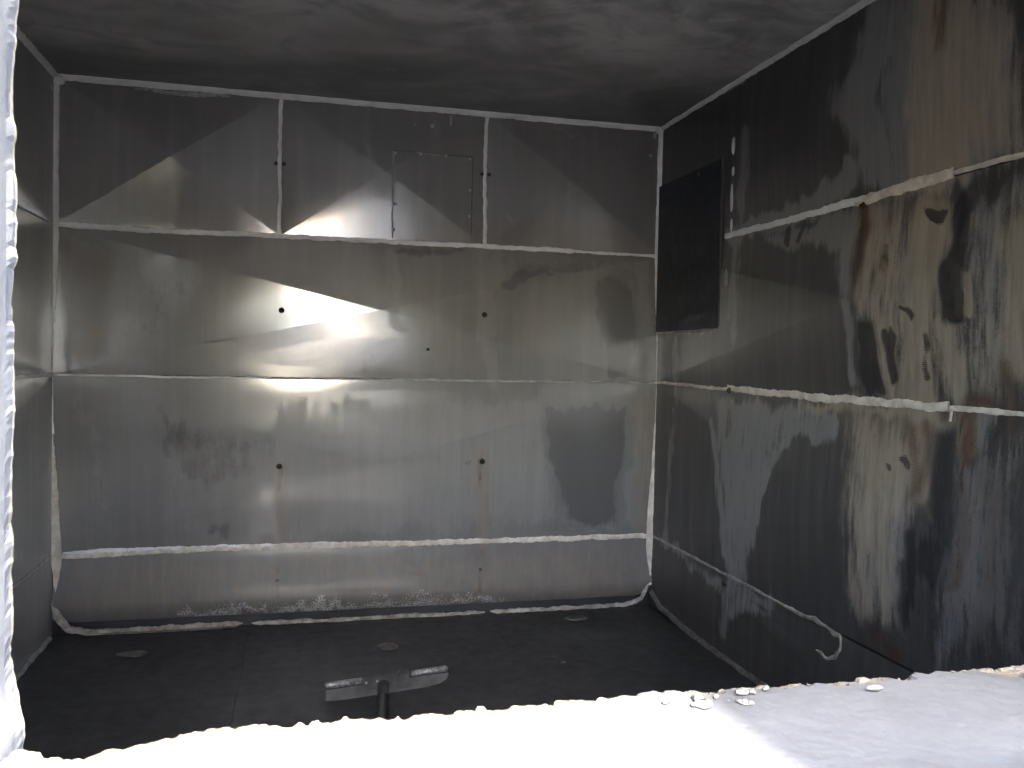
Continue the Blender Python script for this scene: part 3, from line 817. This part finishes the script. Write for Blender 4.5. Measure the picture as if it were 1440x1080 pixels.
bead(back, [(XL + 0.006, YB - 0.010, 0.12), (XL + 0.018, YB - 0.014, 0.065), (XL + 0.05, YB - 0.016, 0.022), (XL + 0.11, YB - 0.012, 0.008), (-0.35, YB - 0.006, 0.008), (-0.17, YB - 0.004, 0.010)], (0, -1, 1), 0.0226, 0.0043, 'old_sealant', rag=0.56, fade=0.03)
bead(back, [(-0.14, YB - 0.004, 0.010), (0.1, YB - 0.005, 0.008), (0.65, YB - 0.005, 0.008)], (0, -1, 1), 0.0156, 0.0034, 'old_sealant', rag=0.72, fade=0.03)
bead(back, [(0.67, YB - 0.005, 0.009), (0.95, YB - 0.005, 0.008), (1.17, YB - 0.008, 0.010), (1.235, YB - 0.014, 0.030), (1.264, YB - 0.012, 0.085)], (0, -1, 1), 0.0165, 0.0034, 'old_sealant', rag=0.72, fade=0.03)
bead(back, [(-0.60, YB - 0.02, 0.004), (-0.35, YB - 0.024, 0.004), (-0.18, YB - 0.018, 0.004)], (0, -1, 1), 0.0087, 0.0026, 'dab', 'sealant_smear', rag=0.80, fade=0.05)
for i, (a, b, l, w_) in enumerate(((0.435, 1.693, 0.008, 0.007), (0.498, 1.715, 0.018, 0.005), (0.375, 1.694, 0.004, 0.003), (1.248, 1.725, 0.012, 0.006), (1.235, 1.652, 0.006, 0.005))):
    blob('dab', back_frame(a, b, 0.004), (w_, l, 0.002), NB, 'smear', back, i)

# ================================================================ right wall
v, f = box_data(XR + 0.012, XR + T, YF - 0.3, YB + T, 0, ZC)
right = mesh_obj('steel_wall', v, f, 'bolt', None, False)
thing(right, 'dark side wall of steel panels with grey wash marks, tan runs and rust', 'wall')
HS = 0.018
for k, (a, b) in enumerate(((ZA, ZC), (ZB, ZA), (ZD, ZB))):
    panel(right, right_frame, False, YF, YB, a, b, HS, 'side', RIGHT_STAINS, 120, seed=20.0 + k)
panel(right, right_frame, False, YF, YB, 0.0, ZD, 0.004, 'side', RIGHT_STAINS, 70, seed=25.0)
NR = (-1, 0, 0)
dp = bevel_box('cover_plate', XR - 0.0105, XR - 0.0045, 2.500, 2.985, 1.012, 1.540, 'plate', right, 0.0015)
dp['label'] = 'smooth blue-black rectangular cover plate'
bead(right, [(XR - 0.006, 2.978, 1.008), (XR - 0.006, 2.75, 1.010), (XR - 0.008, 2.505, 1.012)], NR, 0.0128, 0.0026, 'smear', rag=0.80)
bead(right, [(XR - 0.009, 2.496, 1.02), (XR - 0.009, 2.497, 1.25), (XR - 0.009, 2.496, 1.53)], NR, 0.0077, 0.0017, 'bracket', 'sealant_smear', rag=0.64)
for i, (y, z, l, w_) in enumerate(((2.430, 1.562, 0.026, 0.011), (2.427, 1.484, 0.014, 0.009), (2.432, 1.404, 0.045, 0.009), (2.430, 1.322, 0.022, 0.006), (2.428, 1.042, 0.016, 0.009), (2.455, 1.165, 0.030, 0.012), (2.66, 1.523, 0.010, 0.007))):
    b = blob('dab', (XR - 0.0085, y, z), (l * 0 + w_, l, 0.0025), NR, 'sealant' if i < 4 else 'smear', right, 40 + i, 0.15)
bead(right, [(XR - 0.001, 2.482, ZA + 0.004), (XR, 2.2, ZA + 0.001), (XR, 1.95, ZA + 0.001), (XR, 1.80, ZA + 0.003)], NR, 0.0230, 0.0051)
bead(right, [(XR, 1.83, ZA - 0.003), (XR, 1.7, ZA + 0.003), (XR, 1.51, ZA + 0.006)], NR, 0.0307, 0.0043, 'cream_sealant', rag=0.48)
bead(right, [(XR, 1.52, ZA + 0.006), (XR, 1.2, ZA + 0.004), (XR, YF + 0.02, ZA)], NR, 0.0115, 0.0034, 'cream_sealant')
bead(right, [(XR, 2.98, ZB + 0.002), (XR, 2.7, ZB), (XR, 2.42, ZB)], NR, 0.0128, 0.0034, 'cream_sealant', rag=0.72)
bead(right, [(XR, 2.44, ZB), (XR, 2.1, ZB - 0.002), (XR, 1.75, ZB - 0.002), (XR, 1.5, ZB)], NR, 0.0243, 0.0043, 'cream_sealant', rag=0.56)
bead(right, [(XR, 1.51, ZB - 0.001), (XR, 1.2, ZB - 0.003), (XR, YF + 0.02, ZB)], NR, 0.0128, 0.0043, 'cream_sealant', rag=0.56)
bead(right, [(XR - 0.002, 1.495, ZB - 0.004), (XR - 0.002, 1.496, ZB - 0.028)], NR, 0.0077, 0.0034, 'cream_sealant', 'drip', rag=0.48)
bead(right, [(XR, 2.985, ZD + 0.004), (XR, 2.6, ZD + 0.001), (XR, 2.3, ZD)], NR, 0.0115, 0.0034, 'smear', rag=0.72)
bead(right, [(XR, 2.31, ZD + 0.001), (XR, 2.12, ZD - 0.002), (XR - 0.002, 2.03, ZD - 0.004), (XR - 0.006, 1.93, ZD + 0.004), (XR - 0.01, 1.825, ZD - 0.004), (XR - 0.02, 1.808, ZD - 0.022), (XR - 0.024, 1.822, ZD - 0.050), (XR - 0.022, 1.86, ZD - 0.064), (XR - 0.018, 1.91, ZD - 0.062)], NR, 0.0110, 0.0022, 'old_sealant', rag=1.0, wig=0.004, fade=0.03)['label'] = 'sealant strip peeling off with a curled end'
bead(right, [(XR - 0.006, YB, ZC - 0.008), (XR - 0.006, 2.2, ZC - 0.006), (XR - 0.006, 1.8, ZC - 0.008), (XR - 0.006, YF, ZC - 0.008)], (-1, 0, -1), 0.0179, 0.0043, rag=0.56)
bead(right, [(XR, 2.95, ZC - 0.020), (XR, 2.5, ZC - 0.020), (XR, 1.8, ZC - 0.022)], NR, 0.0205, 0.0013, 'smear', 'sealant_smear', rag=0.80, fade=0.1)
bead(right, [(XR, 1.80, ZC - 0.02), (XR, 1.79, ZC - 0.06), (XR, 1.80, ZC - 0.085)], NR, 0.0179, 0.0017, 'smear', 'drip', rag=0.64, fade=0.03)
bead(right, [(XR - 0.006, 2.98, 0.06), (XR - 0.007, 2.9, 0.025), (XR - 0.008, 2.6, 0.008), (XR - 0.008, YF, 0.008)], (-1, 0, 1), 0.0205, 0.0043, 'dab', rag=0.64)
for (y, z, h0) in ((1.800, 1.279, 0.001), (2.42, 0.822, 0.004), (2.42, 0.232, 0.002), (1.23, 1.05, 0.004), (1.25, 0.55, 0.006)):
    bolt(right, right_frame, y, z, h0, 0.005)

# ================================================================ left wall
v, f = box_data(XL - T, XL - 0.012, YF - 0.3, YB + T, 0, ZC)
left = mesh_obj('steel_wall', v, f, 'bolt', None, False)
thing(left, 'narrow blue-grey steel side wall seen edge-on beside the bright plaster jamb', 'wall')
for k, (a, b) in enumerate(((ZA, ZC), (ZB, ZA), (ZD, ZB))):
    panel(left, left_frame, True, YF, YB, a, b, HS, 'left', [], 60, seed=30.0 + k)
panel(left, left_frame, True, YF, YB, 0.0, ZD, 0.004, 'left', [], 40, seed=35.0)
NL = (1, 0, 0)
bead(left, [(XL + 0.006, YB, ZC - 0.008), (XL + 0.006, YF, ZC - 0.008)], (1, 0, -1), 0.0256, 0.0043)
bead(left, [(XL, YB - 0.02, ZC - 0.05), (XL, YF, ZC - 0.05)], NL, 0.0154, 0.0013, 'smear', 'sealant_smear')
bead(left, [(XL, YB - 0.01, ZB), (XL, YF, ZB)], NL, 0.0128, 0.0034)
bead(left, [(XL, YB - 0.01, ZA), (XL, YF, ZA)], NL, 0.0064, 0.0026, 'smear')
bead(left, [(XL, YB - 0.01, ZD), (XL, YF, ZD)], NL, 0.0102, 0.0034, 'smear')
bead(left, [(XL + 0.008, YB - 0.05, 0.008), (XL + 0.008, YF, 0.008)], (1, 0, 1), 0.0154, 0.0043, 'smear')
# corner beads
bead(back, [(XL + 0.006, YB - 0.006, ZC - 0.01), (XL + 0.007, YB - 0.006, 1.3), (XL + 0.007, YB - 0.006, 0.64)], (1, -1, 0), 0.0230, 0.0051, rag=0.24)
bead(back, [(XL + 0.007, YB - 0.006, 0.66), (XL + 0.012, YB - 0.006, 0.36), (XL + 0.016, YB - 0.006, 0.22), (XL + 0.014, YB - 0.008, 0.10)], (1, -1.4, 0), 0.0410, 0.0051, 'cream_sealant', rag=0.40, fade=0.2)
bead(back, [(XR - 0.006, YB - 0.006, ZC - 0.01), (XR - 0.007, YB - 0.006, 1.4), (XR - 0.006, YB - 0.006, ZB)], (-1, -1, 0), 0.0243, 0.0051, rag=0.28)
bead(back, [(XR - 0.006, YB - 0.006, ZB), (XR - 0.007, YB - 0.006, 0.5), (XR - 0.012, YB - 0.007, 0.27), (XR - 0.013, YB - 0.007, 0.08)], (-1, -1.3, 0), 0.0256, 0.0051, 'cream_sealant', rag=0.40)
for (a, b, c) in ((XL + 0.015, ZC - 0.02, 0.016), (XR - 0.012, ZC - 0.016, 0.014)):
    blob('dab', (a, YB - 0.012 - (0.02 if b < 1 else 0), b), (c, c, 0.008), NB, 'sealant' if b > 1 else 'cream_sealant', back, a * 7, 0.4)

# ================================================================ front wall with the rough opening
OX0, OX1, OZ1, YO = -0.167, 0.63, 1.41, 0.33
front = empty('plaster_wall', ((OX0 + OX1) / 2, (YF + YO) / 2, 0))
thing(front, 'sunlit rough plastered wall whose sill and jamb frame the view in', 'wall')


def rough(p, amp, s=1.0):
    q = Vector(p)
    return amp * (noise.noise(q * 9 * s) + 0.6 * noise.noise(q * 26 * s) + 0.5 * noise.noise(q * 70 * s) + 0.4 * noise.noise(q * 170 * s))


def chip(t, k):
    """stepped noise with short ramps between the steps, -1 to 1"""
    t += 1.6 * noise.noise(Vector((t * 0.43, k, 2.2))) + 0.5 * noise.noise(Vector((t * 1.7, k, 4.2)))
    i = math.floor(t)
    a = noise.noise(Vector((i * 7.31, k * 3.7, 0.4))) * 2
    b = noise.noise(Vector(((i + 1) * 7.31, k * 3.7, 0.4))) * 2
    u = min(1.0, max(0.0, (t - i - 0.6) / 0.4))
    return max(-1.0, min(1.0, a + (b - a) * u))


def ridged(t, f, k):
    return 1 - 2 * abs(noise.noise(Vector((t * f, k, k * 0.3))))


# sill: swept along x
V, F, CO = [], [], []
nxs = 420
ny = 80
re = 0.007
for i in range(nxs + 1):
    x = OX0 - 0.03 + (OX1 - OX0 + 0.06) * i / nxs
    ye = 0.576 + 0.009 * noise.noise(Vector((x * 5, 2.2, 0))) + 0.004 * ridged(x, 16, 5.1) + 0.0025 * chip(x * 46, 0.5) + 0.0022 * chip(x * 125, 3.5) + 0.003 * noise.noise(Vector((x * 190, 1.1, 0)))
    ye -= 0.022 * math.exp(-((x + 0.13) / 0.03) ** 2)
    top = SILL + 0.004 * noise.noise(Vector((x * 7, 0.4, 1)))
    pr = [(YO, 0.0, 0), (YO, SILL - 0.02, 0), (YO + 0.006, SILL - 0.005, 0)]
    pr += [(YO + 0.015 + (ye - re - YO - 0.015) * (j / ny) ** 0.75, 1, 1) for j in range(ny + 1)]
    pr += [(ye - re + re * math.sin(a), 2 + a, 2) for a in (0.35, 0.7, 1.05, 1.4)]
    pr += [(ye + 0.002, SILL - 0.02, 3), (ye, SILL - 0.04, 3), (ye - 0.004, SILL - 0.08, 3), (0.575, SILL - 0.2, 3), (0.575, 0.0, 3)]
    # how far the skim coat stops short of the broken edge
    lip = 0.020 + 0.012 * noise.noise(Vector((x * 14, 3, 3))) + 0.005 * chip(x * 60, 7.5)
    for (y, z, kind) in pr:
        if kind == 1:
            dd = max(0.0, ye - y)
            broken = min(1.0, max(0.0, (lip - dd) / 0.004))      # bare crumbling mortar below the skim coat
            zz = top + rough((x, y, 0), 0.0007) - broken * (0.003 + 0.0022 * chip(x * 130, math.floor(y * 150) + 0.5) + rough((x * 1.7, y * 1.7, 3), 0.0016)) - 0.004 * math.exp(-dd / 0.006)
            cov = 0.36 + 0.30 * noise.noise(Vector((x * 6 + 3, y * 9, 4)))
            if x > 0.18:
                k = min(1.0, (x - 0.18) / 0.10)
                cov = max(cov, 0.40 + 0.75 * k)
            cov -= 1.4 * broken
            V.append((x, y, zz)); CO.append(cov)
        elif kind == 2:
            a = z - 2
            V.append((x, y + rough((x, y, a), 0.0015), top - 0.0075 - re * (1 - math.cos(a)) + rough((x * 1.7, y * 1.7, 3), 0.0028) * -1)); CO.append(-1)
        else:
            V.append((x, y + (rough((x, y, z), 0.002) if kind == 3 and z > 0 else 0), z)); CO.append(0.1)
    m_ = len(pr)
for i in range(nxs):
    for j in range(m_ - 1):
        a = i * m_ + j
        F.append((a, a + m_, a + m_ + 1, a + 1))
mesh_obj('sill', V, F, 'concrete', front, False, {'coat': CO})

# left jamb: swept along z, reveal on its right
V, F, CO = [], [], []
nz = 230
for i in range(nz + 1):
    z = SILL - 0.05 + (OZ1 + 0.05 - SILL) * i / nz
    xe = OX0 + 0.003 * noise.noise(Vector((z * 3, 7, 7)))
    xe += 0.006 * math.exp(-(max(0, z - SILL) / 0.02) ** 2)
    yi = 0.592
    rr = 0.007
    pr = [(XL - T, YO), (xe - 0.02, YO), (xe - 0.006, YO + 0.004)]
    pr += [(xe, YO + 0.015 + (yi - rr - YO - 0.015) * j / 30) for j in range(31)]
    pr += [(xe - rr + rr * math.cos(a), yi - rr + rr * math.sin(a)) for a in (0.4, 0.8, 1.2, 1.57)]
    pr += [(xe - 0.03, yi), (xe - 0.1, yi), (XL, yi)]
    for k, (x, y) in enumerate(pr):
        d = ((rough((x, y, z), 0.0004) if k > 30 else 0) + (0.0012 * chip(z * 60, 2.5) + 0.001 * noise.noise(Vector((z * 150, 1, 1))) if 31 < k < 38 else 0)) if 2 < k < len(pr) - 2 else 0
        V.append((x + d, y + d * 0.4, z)); CO.append(1.1 + 0.3 * noise.noise(Vector((y * 12, z * 7, 3))) - 0.9 * (k > 32))
    m_ = len(pr)
for i in range(nz):
    for j in range(m_ - 1):
        a = i * m_ + j
        F.append((a, a + 1, a + m_ + 1, a + m_))
mesh_obj('jamb', V, F, 'lit_jamb', front, False, {'coat': CO})
bevel_box('jamb', OX1, XR + T, YO, 0.590, 0, ZC - 0.002, 'concrete', front, 0.006)
bevel_box('lintel', OX0 - 0.55, OX1 - 0.002, YO, 0.588, OZ1, ZC - 0.002, 'concrete', front, 0.006)
bevel_box('apron', XL - T, OX0 - 0.031, YO + 0.001, 0.589, 0, SILL - 0.051, 'concrete', front, 0.006)

# loose mortar crumbs on the sill
random.seed(3)
spots = [(0.262, 0.545, 7), (0.276, 0.553, 5), (0.291, 0.556, 6), (0.285, 0.541, 4), (0.303, 0.548, 6), (0.312, 0.541, 4), (0.270, 0.533, 8), (0.296, 0.532, 5), (0.318, 0.552, 5), (0.252, 0.556, 5), (0.307, 0.560, 4)]
for i, (x, y, s) in enumerate(spots):
    s = s * 0.0006 * random.choice((0.5, 0.7, 1.0, 1.5))
    x += random.uniform(-0.01, 0.01)
    y += random.uniform(-0.008, 0.006)
    c = blob('mortar_crumb', (x, y, SILL + s * 0.35), (s * random.uniform(0.8, 1.4), s * random.uniform(0.6, 1.0), s * 0.4), (random.uniform(-0.3, 0.3), random.uniform(-0.3, 0.3), 1), 'mortar', None, i * 2.3, 0.9, 2)
    thing(c, 'small pale mortar crumb in the loose scatter near the sill edge', 'crumb', 'mortar crumbs scattered on the sill')
c = blob('mortar_flake', (0.405, 0.540, SILL + 0.002), (0.006, 0.0025, 0.002), (0, 0, 1), 'mortar', None, 55, 0.5, 2)
thing(c, 'single white flake lying on the grey coating right of the crumbs', 'flake')

# ================================================================ squeegee on the floor
sq = empty('floor_squeegee', (0.245, 2.36, 0))
thing(sq, 'grey floor squeegee with speckled metal rail lying on the black floor', 'squeegee')
A = Vector((0.078, 2.305, 0.0)); B_ = Vector((0.412, 2.375, 0.0))
e = (B_ - A).normalized()
n_ = Vector((e.y, -e.x, 0))      # towards the viewer
ln = (B_ - A).length


def loc_box(name, a0, a1, d0, d1, z0, z1, mat, bev=0.002):
    mt = Matrix(((e.x, -n_.x, 0, A.x), (e.y, -n_.y, 0, A.y), (0, 0, 1, 0), (0, 0, 0, 1)))
    return bevel_box(name, a0, a1, -d1, -d0, z0, z1, mat, sq, bev, mt)


# blade with a curved right end
V, F = [], []
outl = [(0.0, 0.004), (0.05, 0.001), (ln * 0.5, 0.001), (ln - 0.06, 0.002), (ln - 0.025, 0.006), (ln - 0.006, 0.015), (ln, 0.028), (ln - 0.002, 0.034), (0.0, 0.034)]
for d in (0.004, 0.011):
    for (a, z) in outl:
        V.append(A + e * a + n_ * d + Vector((0, 0, z)))
m = len(outl)
F = [tuple(range(m)), tuple(range(m, 2 * m))[::-1]] + [(k, k + m, (k + 1) % m + m, (k + 1) % m) for k in range(m)]
mesh_obj('blade', V, F, 'blade', sq, False)
tube('rail', [A + e * t + Vector((0, 0, 0.041)) for t in (-0.001, 0.001, 0.11)], [0.006, 0.0085, 0.0085], 'rail', sq)
tube('rail', [A + e * t + Vector((0, 0, 0.041)) for t in (ln - 0.105, ln - 0.003, ln)], [0.0085, 0.0085, 0.005], 'rail', sq)
loc_box('bracket', 0.094, 0.205, -0.006, 0.016, 0.014, 0.050, 'bracket', 0.004)
loc_box('clamp', 0.196, 0.226, -0.009, 0.019, 0.010, 0.056, 'bracket', 0.005)
mid = A + e * 0.158 + Vector((0, 0, 0.024))
h_ = Vector((-0.10, -0.995, 0))
tube('socket', [mid, mid + h_ * 0.025, mid + h_ * 0.09], [0.020, 0.0165, 0.0155], 'handle', sq)
tube('handle', [mid + h_ * 0.085, mid + h_ * 0.5 + Vector((0, 0, -0.004)), mid + h_ * 1.05 + Vector((0, 0, -0.008))], 0.0125, 'handle', sq)
for a in (0.105, 0.135, 0.215):
    q = A + e * a + n_ * 0.017 + Vector((0, 0, 0.040 if a < 0.2 else 0.034))
    blob('screw', q, (0.0035, 0.0035, 0.002), n_, 'rivet', sq, a, 0.1, 2)

# dabs of dried sealant on the floor
for i, (x, y, a, b, lab) in enumerate((
        (0.280, 2.700, 0.034, 0.034, 'brownish oval dab of dried sealant on the floor behind the squeegee'),
        (-0.470, 2.770, 0.042, 0.026, 'flat dab of dried sealant on the floor near the left corner'),
        (0.955, 2.885, 0.040, 0.024, 'grey dab of dried sealant against the foot of the far wall, right side'),
        (0.764, 2.510, 0.009, 0.008, 'tiny pale speck on the black floor right of the squeegee, the farther of two'),
        (0.777, 2.464, 0.008, 0.007, 'tiny pale speck on the black floor right of the squeegee, the nearer of two'))):
    c = blob('sealant_dab', (x, y, 0.003), (a, b, 0.005), (0, 0, 1), 'dab', None, 70 + i, 0.22)
    thing(c, lab, 'dab', 'dried sealant dabs on the floor')

# added unseen blocker, low wall with tall pier: shades the sill's right, shapes reflections
pts = [(-4.0, -0.1), (5.0, -0.1), (5.0, 0.79), (1.05, 0.79), (1.05, 3.3), (0.43, 3.3), (0.43, 0.79), (-4.0, 0.79)]
n8 = len(pts)
V = [(x, y, z) for y in (-1.70, -1.50) for (x, z) in pts]
F = [tuple(range(n8)), tuple(range(n8, 2 * n8))[::-1]] + [(k, k + n8, (k + 1) % n8 + n8, (k + 1) % n8) for k in range(n8)]
yw = mesh_obj('outside_light_blocker', V, F, 'ground', None, False)
yw['kind'] = 'structure'
